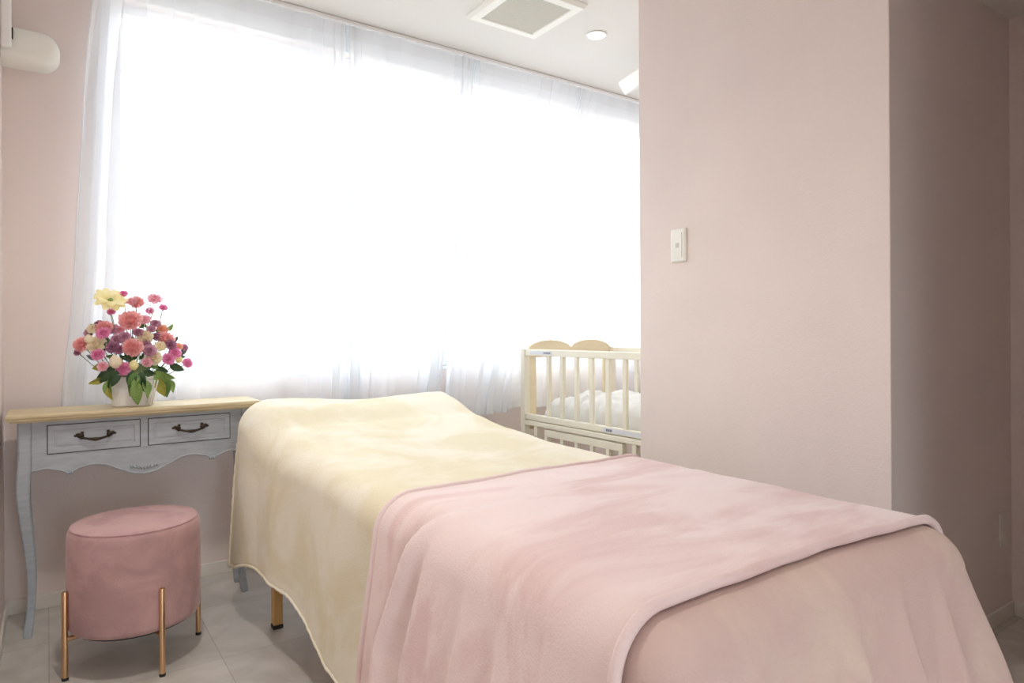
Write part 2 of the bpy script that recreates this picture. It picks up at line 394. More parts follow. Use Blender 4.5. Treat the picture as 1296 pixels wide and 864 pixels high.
for k in range(-4, 5):
    c = V((k*0.011, AY0+0.003, 0.512*S+0.012+0.002*abs(k)))
    tube(bm, [c+V((-0.004*k/4-0.002, 0, -0.006)), c+V((0, -0.002, 0)), c+V((0.006*(1 if k >= 0 else -1), 0, 0.008))], [0.001, 0.0042, 0.001], 6)
finish(bm, 'carved_ornament', M['deskgrey'], ap, smooth=True)
for sx in (-1, 1):
    bm = BM()
    xm = (AX1-AX0-2*leg_w)/2*0.68*sx
    for k in (-1, 0, 1):
        c = V((xm+k*0.006, AY0+0.003, 0.534*S)); tube(bm, [c+V((k*0.003, 0, -0.007)), c+V((0, -0.002, 0)), c+V((-k*0.002, 0, 0.008))], [0.002, 0.0048, 0.001], 6)
    finish(bm, 'carved_ornament', M['deskgrey'], ap, smooth=True)
bm = BM(); box(bm, AX0+leg_w, AX1-leg_w, AY1-0.018, AY1, 0.58*S, ZA1); finish(bm, 'apron', M['deskgrey'], desk, bevel=0.002)
for xa in (AX0+0.006, AX1-0.024):
    bm = BM()
    out = [(AY0+leg_w, ZA1), (AY1-leg_w, ZA1)]+[(AY1-leg_w-(AY1-AY0-2*leg_w)*i/20, (0.545-0.025*math.sin(PI*i/20))*S) for i in range(21)]
    prism(bm, out, xa, xa+0.018, 'x'); finish(bm, 'apron', M['deskgrey'], desk, bevel=0.002)
# cabriole legs
def cab_leg(sx, sy):
    bm = BM(); rings = []
    cx = AX0+leg_w/2 if sx < 0 else AX1-leg_w/2
    cy = AY0+leg_w/2 if sy < 0 else AY1-leg_w/2
    prof = [(ZA1, 0.0, 0.020), (0.60*S, 0.0, 0.020), (0.55*S, 0.002, 0.0205), (0.515*S, 0.005, 0.0205), (0.48*S, 0.0055, 0.0200), (0.43*S, 0.003, 0.0185),
            (0.37*S, -0.003, 0.0170), (0.30*S, -0.010, 0.0155), (0.22*S, -0.0165, 0.0140), (0.15*S, -0.019, 0.0130), (0.09*S, -0.016, 0.0125), (0.045*S, -0.010, 0.0125), (0.015*S, -0.006, 0.0135), (0.0, -0.006, 0.012)]
    for z, o, h in prof:
        x = cx+o*sx; y = cy+o*sy*0.8; ch = h*0.28
        rings.append([(x-h+ch, y-h, z), (x+h-ch, y-h, z), (x+h, y-h+ch, z), (x+h, y+h-ch, z), (x+h-ch, y+h, z), (x-h+ch, y+h, z), (x-h, y+h-ch, z), (x-h, y-h+ch, z)])
    loft(bm, rings); finish(bm, 'leg', M['deskgrey'], desk, smooth=False, bevel=0.002)
for sx in (-1, 1):
    for sy in (-1, 1): cab_leg(sx, sy)
for (xa, xb) in ((0.0, 0.268), (0.296, 0.568)):
    xa = xa*S-ox; xb = xb*S-ox; za, zb = 0.603*S, 0.696*S; xm = (xa+xb)/2; zm = (za+zb)/2
    bm = BM(); g = 0.0028
    box(bm, xa-g, xb+g, AY0+0.0033, AY0+0.012, za-g, zb+g); gap = finish(bm, 'drawer_gap', M['dark'], ap)
    dr_bm = BM()
    def ring(i, y): return [(xa+i, y, za+i), (xb-i, y, za+i), (xb-i, y, zb-i), (xa+i, y, zb-i)]
    yf = AY0-0.0005
    loft(dr_bm, [ring(0, AY0+0.01), ring(0, yf+0.001), ring(0.001, yf), ring(0.016, yf), ring(0.019, yf+0.0035), ring(0.023, yf+0.0035), ring(0.027, yf+0.0015), ring(0.03, yf+0.0015)])
    dr = finish(dr_bm, 'drawer', M['deskgrey'], desk)
    bm = BM()
    hw = 0.050
    pts = [(xm+hw*t, yf-0.004-0.020*(1-abs(t)**2.2), zm+0.010*(abs(t)**1.6)-0.007) for t in [i/12 for i in range(-12, 13)]]
    rs = [0.0042+0.0026*math.exp(-((i-12)/3.0)**2) for i in range(25)]
    tube(bm, pts, rs, 8)
    for sgn in (-1, 1):                # leaf shaped end plates
        c = V((xm+sgn*0.044, yf, zm+0.006))
        for dxx, dz, r in ((0, 0, 0.0105), (0.009, 0.003, 0.008), (0.017, 0.001, 0.005), (-0.004, 0.010, 0.006), (-0.003, -0.008, 0.006)):
            bmesh.ops.create_uvsphere(bm, u_segments=8, v_segments=6, radius=1, matrix=Matrix.Translation(c+V((sgn*dxx, 0, dz))) @ Matrix.Diagonal((r, 0.004, r*0.85, 1)))
    bmesh.ops.create_uvsphere(bm, u_segments=8, v_segments=6, radius=1, matrix=Matrix.Translation((xm, yf-0.024, zm-0.007)) @ Matrix.Diagonal((0.012, 0.005, 0.0065, 1)))
    finish(bm, 'handle', M['bronze'], dr, smooth=True)

# ------------------------------------------------------------------ stool
stool = thing('stool', 'round dusty pink velvet stool on four rose gold legs in front of the console table', 'stool', (0.223*S, 2.364*S, 0))
R = 0.181*S; zb_, zt_ = 0.125*S, 0.424*S
bm = BM()
prof = [(R-0.03, zb_), (R-0.008, zb_+0.003), (R-0.001, zb_+0.014)]+[(R+0.002*math.sin(PI*i/8), zb_+0.02+(zt_-zb_-0.05)*i/8) for i in range(9)]
prof += [(R-0.0012, zt_-0.018), (R-0.005, zt_-0.009), (R-0.011, zt_-0.003), (R-0.017, zt_-0.0005), (R-0.03, zt_+0.001), (R*0.6, zt_+0.004), (R*0.3, zt_+0.006), (0.01, zt_+0.0065)]
lathe(bm, prof, 72); finish(bm, 'cushion', M['stool'], stool, smooth=True)
bm = BM(); lathe(bm, [(R-0.012, -0.0022), (R-0.0088, -0.0014), (R-0.0075, 0.0008), (R-0.0088, 0.003), (R-0.012, 0.0035)], 72, (0, 0, zt_-0.003)); finish(bm, 'seam_piping', M['stool'], stool, smooth=True)
for (lx, ly) in ((0.041, 2.317), (0.271, 2.182), (0.405, 2.411), (0.175, 2.546)):
    d = V((lx*S-stool.location.x, ly*S-stool.location.y, 0)); dn = d.normalized(); p = dn*(R+0.0105)
    bm = BM(); tube(bm, [p+V((0, 0, 0.008)), p+V((0, 0, 0.252*S)), p+V((0, 0, 0.256*S))], [0.0085, 0.0085, 0.007], 14)
    q = dn*0.03; tube(bm, [p+V((0, 0, zb_-0.008)), q+V((0, 0, zb_-0.008))], 0.007, 10)
    lg = finish(bm, 'leg', M['gold'], stool, smooth=True); lg.modifiers.new('es', 'EDGE_SPLIT').split_angle = math.radians(50)
    bm = BM(); lathe(bm, [(0.0092, 0.0), (0.0092, 0.009)], 14, p); finish(bm, 'foot_cap', M['rubber'], lg)
bm = BM(); lathe(bm, [(R-0.02, zb_-0.006), (R-0.02, zb_+0.001)], 48); finish(bm, 'base_board', M['dark'], stool)

# ------------------------------------------------------------------ treatment bed and its blankets
BX0, BX1, BY0, BY1 = 0.675*S, 1.375*S, 0.600*S, 2.515*S       # inner rectangle of the draped top
H_PTS = [(0.5, 0.622), (1.4, 0.624), (1.75, 0.630), (2.0, 0.645), (2.26, 0.676), (2.45, 0.727), (2.56, 0.748), (2.7, 0.748)]
def top_z(x, y):
    h = pw(H_PTS, y/S)*S
    u = (x-(BX0+BX1)/2)/((BX1-BX0)/2)
    h += 0.008*(1-u*u)*sstep(1.5, 0.7, y/S)
    hh = sstep(2.1, 2.5, y/S); h += hh*(0.006+0.014*sstep(0.1, -1.0, u))
    h -= 0.012*math.exp(-((u-0.0)/0.45)**2)*sstep(2.2, 2.55, y/S)
    h += 0.004*noise.noise(V((x*5, y*5, 1.3)))+0.0016*noise.noise(V((x*14, y*14, 4.1)))
    return h
RIDGE = 0.25
def fold_amp(s):
    n = noise.noise(V((s*5.3, 0.7, 0)))+0.55*noise.noise(V((s*11.7, 3.1, 0)))
    k = 1-min(1, abs(noise.noise(V((s*6.1+0.03, 8.2, 0))))*3.2)          # narrow soft ridges
    return 0.8*n+RIDGE*k*k
def drape(u, v, off=0.0, r=0.075, flare=0.05, amp=0.02, bulge=0.0, foot=False):
    global RIDGE
    qx = min(max(u, BX0), BX1); qy = min(max(v, BY0), BY1)
    d = math.hypot(u-qx, v-qy); nx = (u-qx)/max(d, 1e-6); dh = (abs(u-qx)**3+abs(v-qy)**3)**(1/3)
    hd = sstep(1.75, 2.45, qy/S); r = r+0.045*hd; flare = flare+0.035*hd; amp = amp+0.008*hd
    if foot:
        wf = sstep(0.35, 0.9, -((v-qy)/max(d, 1e-6)))
        RIDGE = 0.1+1.6*wf; amp = 0.005+0.026*wf
        flare = 0.17 if nx > 0 else 0.05+0.12*wf
    elif nx > 0.3: amp = amp*0.3
    if qx > (BX0+BX1)/2: r = r-0.045*hd
    h = top_z(qx, qy)
    if d < 1e-6: return V((u, v, h+off))
    nx, ny = (u-qx)/d, (v-qy)/d; d = dh if dh < d else d
    rr = r+off; e = r*PI/2
    if d < e:
        a = d/r; o = rr*math.sin(a); z = h+off-rr*(1-math.cos(a))
    else:
        w = d-e; fl = flare
        o = rr+fl*w; z = h+off-rr-w
    # perimeter coordinate for the folds
    W_, H_, K_ = BX1-BX0, BY1-BY0, 0.16
    if ny <= 0:
        if nx < 0: s = K_*math.atan2(-ny, -nx)/(PI/2)-(qy-BY0)
        else: s = K_+(qx-BX0)+K_*math.atan2(nx, -ny)/(PI/2)+(qy-BY0)
    elif nx <= 0: s = -H_-K_*math.atan2(ny, -nx)/(PI/2)-(qx-BX0)
    else: s = 0.0; amp = 0.0
    g = sstep(e*0.45, e+0.26, d)
    corner = abs(nx*ny)*2
    o += (amp*(1+0.3*corner)*fold_amp(s))*g + bulge*g
    return V((qx+nx*o, qy+ny*o, max(z, 0.013)))
def d_for(h, hem, r=0.075): return (h-hem)-r+r*PI/2
def cloth(name, m, parent, us, vs, fn, solid=0.006):
    bm = BM(); g = [[bm.verts.new(fn(i/us, j/vs)) for i in range(us+1)] for j in range(vs+1)]
    for j in range(vs):
        for i in range(us): bm.faces.new((g[j][i], g[j][i+1], g[j+1][i+1], g[j+1][i]))
    bmesh.ops.recalc_face_normals(bm, faces=bm.faces[:])
    n0 = sum((f.normal for f in bm.faces), V())
    o = finish(bm, name, m, parent, smooth=True)
    if o.data.polygons[len(o.data.polygons)//2].normal.z < 0: o.data.flip_normals()
    md = o.modifiers.new('thickness', 'SOLIDIFY'); md.thickness = solid; md.offset = -1
    return o

bed = thing('treatment_bed', 'long narrow treatment bed on wooden legs, covered by cream and pink blankets', 'bed', ((BX0+BX1)/2, (BY0+BY1)/2, 0))
ox, oy = bed.location.x, bed.location.y
def bbox_local(bm, x0, x1, y0, y1, z0, z1): box(bm, x0-ox, x1-ox, y0-oy, y1-oy, z0, z1)
bm = BM(); bbox_local(bm, BX0-0.045, BX1+0.045, BY0-0.04, 1.80*S, 0.555, 0.612)
finish(bm, 'mattress', M['vinyl'], bed, bevel=0.03, segs=4)
bm = BM()
for (x0, x1) in ((BX0-0.03, BX1+0.03),):
    rings = []
    for (y, z) in ((1.805, 0.60), (2.0, 0.612), (2.26, 0.645), (2.45, 0.70), (2.55, 0.72)):
        rings.append([(x0-ox, y*S-oy, z-0.05), (x1-ox, y*S-oy, z-0.05), (x1-ox, y*S-oy, z), (x0-ox, y*S-oy, z)])
    loft(bm, rings)
finish(bm, 'head_rest', M['vinyl'], bed, bevel=0.02, segs=3)
bm = BM(); bbox_local(bm, BX0-0.035, BX0+0.0, BY0, 2.47*S, 0.455, 0.552); bbox_local(bm, BX1, BX1+0.035, BY0, 2.47*S, 0.455, 0.552)
bbox_local(bm, BX0, BX1, BY0, BY0+0.035, 0.455, 0.552); bbox_local(bm, BX0, BX1, 2.47*S-0.035, 2.47*S, 0.455, 0.552)
finish(bm, 'frame', M['bedwood'], bed, bevel=0.003)
for lx in (0.636*S, 1.414*S):
    for ly in (2.31*S, 0.78*S):
        bm = BM(); h = 0.0165
        bbox_local(bm, lx-h, lx+h, ly-h, ly+h, 0.014, 0.50)
        lg = finish(bm, 'leg', M['bedwood'], bed, bevel=0.003)
        bm = BM(); bbox_local(bm, lx-h-0.001, lx+h+0.001, ly-h-0.001, ly+h+0.001, 0, 0.014); finish(bm, 'foot_cap', M['rubber'], lg, bevel=0.002)
        bm = BM(); bbox_local(bm, lx-h-0.010, lx+h-0.002, ly-h-0.004, ly+h+0.004, 0.205, 0.235)
        finish(bm, 'leg_clamp', M['bedwood'], lg, bevel=0.004)
for yy in (2.31*S, 0.78*S):
    bm = BM(); bbox_local(bm, 0.636*S, 1.414*S, yy-0.012, yy+0.012, 0.30, 0.34)
    finish(bm, 'cross_brace', M['bedwood'], bed, bevel=0.003)

CV0, CV1 = 0.98*S, 2.645*S
HEM_L = [(0.9, 0.03), (1.3, 0.05), (1.65, 0.135), (2.0, 0.225), (2.3, 0.232), (2.5, 0.175), (2.7, 0.160)]
def cream_fn(a, b):
    v = CV0+(CV1-CV0)*b
    h = top_z(BX0, min(v, BY1)); dl = d_for(h, pw(HEM_L, v/S)*S, 0.075+0.045*sstep(1.75, 2.45, v/S)); dr = d_for(h, 0.2*S)
    u = BX0-dl+(BX1-BX0+dl+dr)*a
    return drape(u, v, off=0.0, amp=0.014, flare=0.03)
def hem_tube(o, pts, r, m, name='hem', scal=0.0):
    bm = BM(); rs = [r*(1+scal*math.sin(i*1.9)) for i in range(len(pts))]
    tube(bm, pts, rs, 8); return finish(bm, name, m, o, smooth=True)
RIDGE = 0.15
cb = cloth('blanket', M['cream'], None, 150, 170, cream_fn)
tag(cb, 'cream velvet blanket draped over the head half of the treatment bed', 'blanket')
hem_tube(cb, [cream_fn(i/150, 1.0) for i in range(151)], 0.0065, M['cream'], scal=0.22)
hem_tube(cb, [cream_fn(0.0, j/170) for j in range(171)], 0.005, M['cream'], scal=0.15)

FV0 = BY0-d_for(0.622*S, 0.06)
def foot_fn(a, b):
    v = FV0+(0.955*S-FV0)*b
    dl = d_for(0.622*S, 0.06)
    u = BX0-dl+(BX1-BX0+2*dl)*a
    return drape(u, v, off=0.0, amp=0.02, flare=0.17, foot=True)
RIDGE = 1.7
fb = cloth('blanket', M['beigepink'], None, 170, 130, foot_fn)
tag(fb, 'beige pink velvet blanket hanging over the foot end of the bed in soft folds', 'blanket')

def pink_fn(a, b):
    dl = d_for(0.622*S, 0.045); dr = d_for(0.622*S, 0.30)
    u = BX0-dl+(BX1-BX0+dl+dr)*a
    k = a
    vn = (0.605+0.012*math.sin(a*5))*S; vf = (1.372-0.01*math.sin(a*6))*S
    v = vn+(vf-vn)*b
    lift = 0.016
    # raised pleats running from the far left corner down the side
    p = drape(u, v, off=lift, amp=0.018, flare=0.10, bulge=0.014)
    return p
def pleat(p, u, v):
    return p
def pink2(a, b):
    p = pink_fn(a, b)
    dl = d_for(0.622*S, 0.045); dr = d_for(0.622*S, 0.30)
    u = BX0-dl+(BX1-BX0+dl+dr)*a; v = p.y
    d = max(0, BX0-u)
    for (vc, w, hgt, d0, slope) in ((1.265, 0.018, 0.030, 0.02, -0.24), (1.15, 0.020, 0.018, 0.08, -0.10), (0.985, 0.024, 0.014, 0.14, -0.05), (0.86, 0.024, 0.012, 0.18, 0.0)):
        c = vc+slope*max(0, 0.32-d)*1.6; x_ = v/S-c
        q = (math.exp(-(x_/(w*(2.2 if x_ < 0 else 0.6)))**2)-0.55*math.exp(-((x_-1.7*w)/w)**2))*sstep(d0-0.08, d0+0.12, d)
        n = V((-1, 0, 0.6*sstep(0.2, 0.0, d))).normalized()
        p = p+n*hgt*q
    # rolled edge puffs up along both hems on top
    e = min(b, 1-b)
    return p
RIDGE = 0.2
pk = cloth('blanket', M['pink'], None, 150, 110, pink2, solid=0.010)
tag(pk, 'pink velvet blanket folded across the foot half of the treatment bed', 'blanket')
hem_tube(pk, [pink2(i/150, 0.0)+V((0, 0, -0.003)) for i in range(151)], 0.0095, M['pink'])
hem_tube(pk, [pink2(i/150, 1.0)+V((0, 0, -0.002)) for i in range(151)], 0.0085, M['pink'])

# ------------------------------------------------------------------ crib
CX0, CX1, CY1, CY0 = 1.995*S, 2.635*S, 2.775*S, 1.865*S
crib = thing('crib', 'cream wooden baby crib with slatted sides and arched headboard beside the partition', 'crib', ((CX0+CX1)/2, (CY0+CY1)/2, 0))
ox, oy = crib.location.x, crib.location.y
def cbox(name, x0, x1, y0, y1, z0, z1, m='crib', parent=None, bev=0.003):
    bm = BM(); box(bm, x0-ox, x1-ox, y0-oy, y1-oy, z0, z1)
    return finish(bm, name, M[m], parent or crib, bevel=bev)
ps = 0.036
for x in (CX0, CX1-ps):
    for y in (CY0, CY1-ps): cbox('post', x, x+ps, y, y+ps, 0, 0.915*S)
for x in (CX0, CX1-ps):                # long sides
    xa, xb = x+0.006, x+ps-0.006
    near = x == CX0
    tr = cbox('top_rail', xa, xb, CY0+ps, CY1-ps, 0.880*S, 0.912*S)
    br = cbox('bottom_rail', xa, xb, CY0+ps, CY1-ps, 0.555*S, 0.584*S)
    for k in range(8):
        y = (2.562-0.1055*k)*S
        if y > CY0+ps+0.02: cbox('slat', x+0.010, x+0.026, y-0.012, y+0.012, 0.584*S, 0.880*S, bev=0.002)
    cbox('fixed_rail', x+0.002, xb, CY0+ps, CY1-ps, 0.528*S, 0.551*S)
    # lower panel
    ya, yb = 2.045*S, 2.585*S
    cbox('lower_rail', xa, xb, ya, yb, 0.486*S, 0.520*S)
    cbox('lower_rail', xa, xb, ya, yb, 0.14*S, 0.17*S)
    for y in (ya, yb-0.026): cbox('lower_stile', xa, xb, y, y+0.026, 0.17*S, 0.486*S)
    for k in range(4):
        y = (2.4565-0.1055*k)*S; cbox('slat', x+0.010, x+0.026, y-0.012, y+0.012, 0.17*S, 0.486*S, bev=0.002)
    for y in (2.645*S, 1.965*S):
        st = cbox('support_stile', xa, xb, y, y+0.026, 0.12*S, 0.528*S)
        bm = BM(); tube(bm, [(xa-ox-0.002, y-oy+0.013, 0.475*S), (xa-ox+0.004, y-oy+0.013, 0.475*S)], 0.0045, 12); finish(bm, 'bolt', M['bronze'], st)
    cbox('lower_rail', xa, xb, CY0+ps, CY1-ps, 0.09*S, 0.12*S)
    if near:                           # maker's label strips with tiny print
        la = cbox('label_strip', xa-0.001, xa+0.001, 2.52*S, 2.70*S, 0.888*S, 0.904*S, 'label', tr, 0.0)
        bm = BM()
        for k in range(5): box(bm, xa-0.0016-ox, xa-0.0008-ox, (2.535+0.011*k)*S-oy, (2.543+0.011*k)*S-oy, 0.892*S, 0.900*S)
        finish(bm, 'label_print', M['ink'], la)
        lb = cbox('label_strip', xa-0.001, xa+0.001, 1.93*S, 2.16*S, 0.559*S, 0.579*S, 'label', br, 0.0)
        bm = BM()
        for k in range(5): box(bm, xa-0.0016-ox, xa-0.0008-ox, (2.105+0.008*k)*S-oy, (2.111+0.008*k)*S-oy, 0.564*S, 0.575*S)
        finish(bm, 'label_print', M['ink'], lb)
for (y, head) in ((CY1-ps, True), (CY0, False)):   # end panels with double arch
    ya, yb = y+0.008, y+0.028
    bm = BM(); xa, xb = CX0+ps-ox, CX1-ps-ox; w = (xb-xa)/2
    out = [(xa, 0.868*S), (xb, 0.868*S)]
    for lobe in (1, 0):
        for i in range(17):
            t = 1-i/16; out.append((xa+w*(lobe+t), (0.918+0.040*math.sin(PI*min(1, max(0, t)))**0.6)*S))
    prism(bm, out, ya-oy, yb-oy); finish(bm, 'headboard' if head else 'footboard', M['cribwood'], crib, bevel=0.002)
    cbox('end_rail', CX0+ps, CX1-ps, ya, yb, 0.50*S, 0.56*S, 'cribwood')
    cbox('end_rail', CX0+ps, CX1-ps, ya, yb, 0.09*S, 0.13*S, 'cribwood')
    for xx in (CX0+ps, CX1-ps-0.05): cbox('end_stile', xx, xx+0.05, ya, yb, 0.56*S, 0.868*S, 'cribwood')
    for k in range(4):
        xx = CX0+ps+0.05+(CX1-CX0-2*ps-0.1)*(k+1)/5; cbox('slat', xx-0.012, xx+0.012, ya+0.003, yb-0.003, 0.56*S, 0.868*S, 'cribwood', bev=0.002)
cbox('bed_base', CX0+ps, CX1-ps, CY0+ps, CY1-ps, 0.535*S, 0.550*S, 'cribwood')
# white bedding in the crib
bm = BM(); nx, ny = 34, 46
qa, qb, qc, qd = CX0+ps+0.006, CX1-ps-0.006, CY0+ps+0.01, 2.655*S
g0 = []; g1 = []
for j in range(ny+1):
    r0 = []; r1 = []
    for i in range(nx+1):
        u, v = i/nx*2-1, j/ny*2-1
        e = max(0, 1-abs(u)**8)**0.5*max(0, 1-abs(v)**10)**0.5
        x = qa+(qb-qa)*i/nx; y = qc+(qd-qc)*j/ny
        wr = 0.030*noise.noise(V((x*9, y*7, 2)))+0.026*abs(noise.noise(V((x*20, y*16, 5))))+0.006*noise.noise(V((x*40, y*35, 1)))
        r1.append(bm.verts.new((x-ox, y-oy, 0.553*S+(0.128+wr)*e+0.002))); r0.append(bm.verts.new((x-ox, y-oy, 0.553*S)))
    g0.append(r0); g1.append(r1)
for j in range(ny):
    for i in range(nx):
        bm.faces.new((g1[j][i], g1[j][i+1], g1[j+1][i+1], g1[j+1][i])); bm.faces.new((g0[j][i], g0[j+1][i], g0[j+1][i+1], g0[j][i+1]))
for j in range(ny):
    for i in (0, nx): bm.faces.new((g0[j][i], g0[j+1][i], g1[j+1][i], g1[j][i]))
for i in range(nx):
    for j in (0, ny): bm.faces.new((g0[j][i], g0[j][i+1], g1[j][i+1], g1[j][i]))
q = finish(bm, 'baby_quilt', M['quilt'], None, smooth=True); q.location = (ox, oy, 0)
tag(q, 'rumpled white quilt lying inside the cream crib', 'quilt')

# ------------------------------------------------------------------ flower arrangement
FY = 2.765
fl = thing('flower_arrangement', 'flower arrangement of pink, yellow and purple blooms in a white pot on the console table', 'flowers', at(169, 512, FY))
fl.location.z = DT
fo = fl.location.copy()
bm = BM()                              # rounded square ribbed pot
def rsq(h, rad, n=6):
    pts = []
    for cx, cy, a0 in ((1, 1, 0), (-1, 1, 90), (-1, -1, 180), (1, -1, 270)):
        for i in range(n+1):
            a = math.radians(a0+90*i/n); pts.append((cx*(h-rad)+rad*math.cos(a), cy*(h-rad)+rad*math.sin(a)))
    return pts
ROT = Matrix.Rotation(math.radians(-14), 3, 'Z')
def pring(h, z, rad): return [tuple(ROT @ V((x, y, z))) for x, y in rsq(h, rad)]
K = 1.38
def pring(h, z, rad): return [tuple(ROT @ V((x*K, y*1.2, z*1.08))) for x, y in rsq(h, rad)]
loft(bm, [pring(0.045, 0.0, 0.022), pring(0.048, 0.003, 0.024), pring(0.060, 0.092, 0.026), pring(0.063, 0.094, 0.027), pring(0.064, 0.103, 0.027), pring(0.060, 0.104, 0.025), pring(0.058, 0.092, 0.024)])
pot = finish(bm, 'pot', M['pot'], fl, bevel=0.0015)
bm = BM()
for k in range(-1, 3):                 # vertical ribs on one corner
    a = ROT @ V((0.0445*K-0.007*k, -0.0455*1.2, 0.006)); b = ROT @ V((0.059*K-0.010*k, -0.060*1.2, 0.097)); tube(bm, [a, b], 0.0022, 6)
finish(bm, 'pot_rib', M['pot'], pot, smooth=True)
bm = BM(); lathe(bm, [(0.05, 0.06), (0.062, 0.095), (0.055, 0.13), (0.03, 0.155), (0.008, 0.165)], 20); finish(bm, 'floral_foam', M['stem'], fl, smooth=True)

def petal_mat(n, c, c2): 
    m = mat(n, c, 0.7, var=0.3, vscale=1.6, vcol=c2); nt = m.node_tree; b = nt.nodes['Principled BSDF']
    t = nt.nodes.new('ShaderNodeBsdfTranslucent'); x = nt.nodes.new('ShaderNodeMixShader'); x.inputs['Fac'].default_value = 0.35
    t.inputs['Color'].default_value = (*c, 1); nt.links.new(b.outputs[0], x.inputs[1]); nt.links.new(t.outputs[0], x.inputs[2])
    nt.links.new(x.outputs[0], nt.nodes['Material Output'].inputs['Surface'])
    return m
PM = {'salmon': petal_mat('petal_salmon', (0.95, 0.57, 0.55), (0.88, 0.42, 0.43)), 'pink': petal_mat('petal_pink', (0.94, 0.62, 0.68), (0.88, 0.46, 0.56)),
      'hot': petal_mat('petal_magenta', (0.90, 0.42, 0.64), (0.78, 0.26, 0.50)), 'purple': petal_mat('petal_purple', (0.52, 0.26, 0.38), (0.38, 0.16, 0.27)),
      'mauve': petal_mat('petal_mauve', (0.70, 0.42, 0.53), (0.55, 0.28, 0.40)), 'cream': petal_mat('petal_cream', (0.94, 0.90, 0.68), (0.93, 0.78, 0.66)),
      'yellow': petal_mat('petal_yellow', (0.94, 0.89, 0.58), (0.92, 0.84, 0.42)), 'orange': petal_mat('petal_orange', (0.94, 0.60, 0.45), (0.90, 0.48, 0.38))}
LM = [mat('leaf_dark', (0.045, 0.10, 0.04), 0.45, var=0.3, vscale=40), mat('leaf_mid', (0.13, 0.26, 0.07), 0.45, var=0.35, vscale=40), mat('leaf_light', (0.34, 0.46, 0.14), 0.5, var=0.3, vscale=40, vcol=(0.12, 0.25, 0.06)),
      mat('leaf_yellow', (0.45, 0.44, 0.08), 0.5, var=0.4, vscale=30), mat('leaf_blue', (0.16, 0.22, 0.22), 0.5, var=0.2, vscale=30)]
def carnation_bm(seed, layers=5, petals=9):
    """ruffled bloom of unit radius facing +Z"""
    rnd = random.Random(seed); bm = BM()
    for l in range(layers):
        f = l/(layers-1); tilt = 0.18+1.05*f; rl = 1.0-0.38*f; base = 0.05+0.06*f
        n = max(4, petals-int(f*4))
        for k in range(n):
            a0 = 2*PI*(k+0.5*l)/n+rnd.uniform(-0.15, 0.15); wd = 2*PI/n*0.72; tl = tilt+rnd.uniform(-0.12, 0.12)
            rows = []
            for i in range(5):
                t = i/4; row = []
                for j in range(7):
                    s = j/6*2-1; a = a0+s*wd*(0.35+0.65*t)
                    rr = base+(rl-base)*t*(1-0.14*s*s)
                    ruf = 0.17*t*t*math.sin(s*7+k*2+l)+rnd.uniform(-0.06, 0.06)*t
                    rad = rr*math.cos(tl*t**0.6); z = rr*math.sin(tl*t**0.8)*0.75+ruf+0.1*f
                    row.append(bm.verts.new((rad*math.cos(a), rad*math.sin(a), z-0.05)))
                rows.append(row)
            for i in range(4):
                for j in range(6): bm.faces.new((rows[i][j], rows[i][j+1], rows[i+1][j+1], rows[i+1][j]))
    lathe(bm, [(0.05, -0.75), (0.22, -0.6), (0.28, -0.3), (0.26, -0.02)], 10)
    return bm
def bud_bm():
    bm = BM(); lathe(bm, [(0.05, -0.9), (0.5, -0.65), (0.78, -0.2), (0.8, 0.2), (0.6, 0.65), (0.28, 0.95), (0.05, 1.15)], 12)
    for v in bm.verts:
        a = math.atan2(v.co.y, v.co.x); k = 1+0.09*math.sin(3*a+v.co.z*2); v.co.x *= k; v.co.y *= k
    return bm
def daisy_bm():
    bm = BM(); rnd = random.Random(4)
    for l in range(2):
        for k in range(9):
            a0 = 2*PI*(k+0.5*l)/9; rows = []
            for i in range(6):
                t = i/5; w = 0.34*math.sin(PI*min(1, 0.10+0.83*t))**0.6
                r = 0.12+0.92*t; z = (0.62 if l else 0.2)*t-0.3*t*t+0.06*math.sin(5*t+k)+rnd.uniform(-0.02, 0.02)
                rows.append([bm.verts.new((r*math.cos(a0)-s*w*math.sin(a0), r*math.sin(a0)+s*w*math.cos(a0), z+0.05*abs(s))) for s in (-1, 0, 1)])
            for i in range(5):
                for j in range(2): bm.faces.new((rows[i][j], rows[i][j+1], rows[i+1][j+1], rows[i+1][j]))
    return bm
def proto(kind, seed, m):
    bm = carnation_bm(seed) if kind == 'c' else carnation_bm(seed, 4, 6) if kind == 's' else bud_bm() if kind == 'b' else daisy_bm()
    me = bpy.data.meshes.new('flower'); bmesh.ops.recalc_face_normals(bm, faces=bm.faces[:]); bm.to_mesh(me); bm.free(); me.materials.append(m)
    for p in me.polygons: p.use_smooth = True
    return me
cache = {}
PXM = 0.00228*S                        # metres per pixel at the bouquet
CEN = V((0, 0, 0.14))
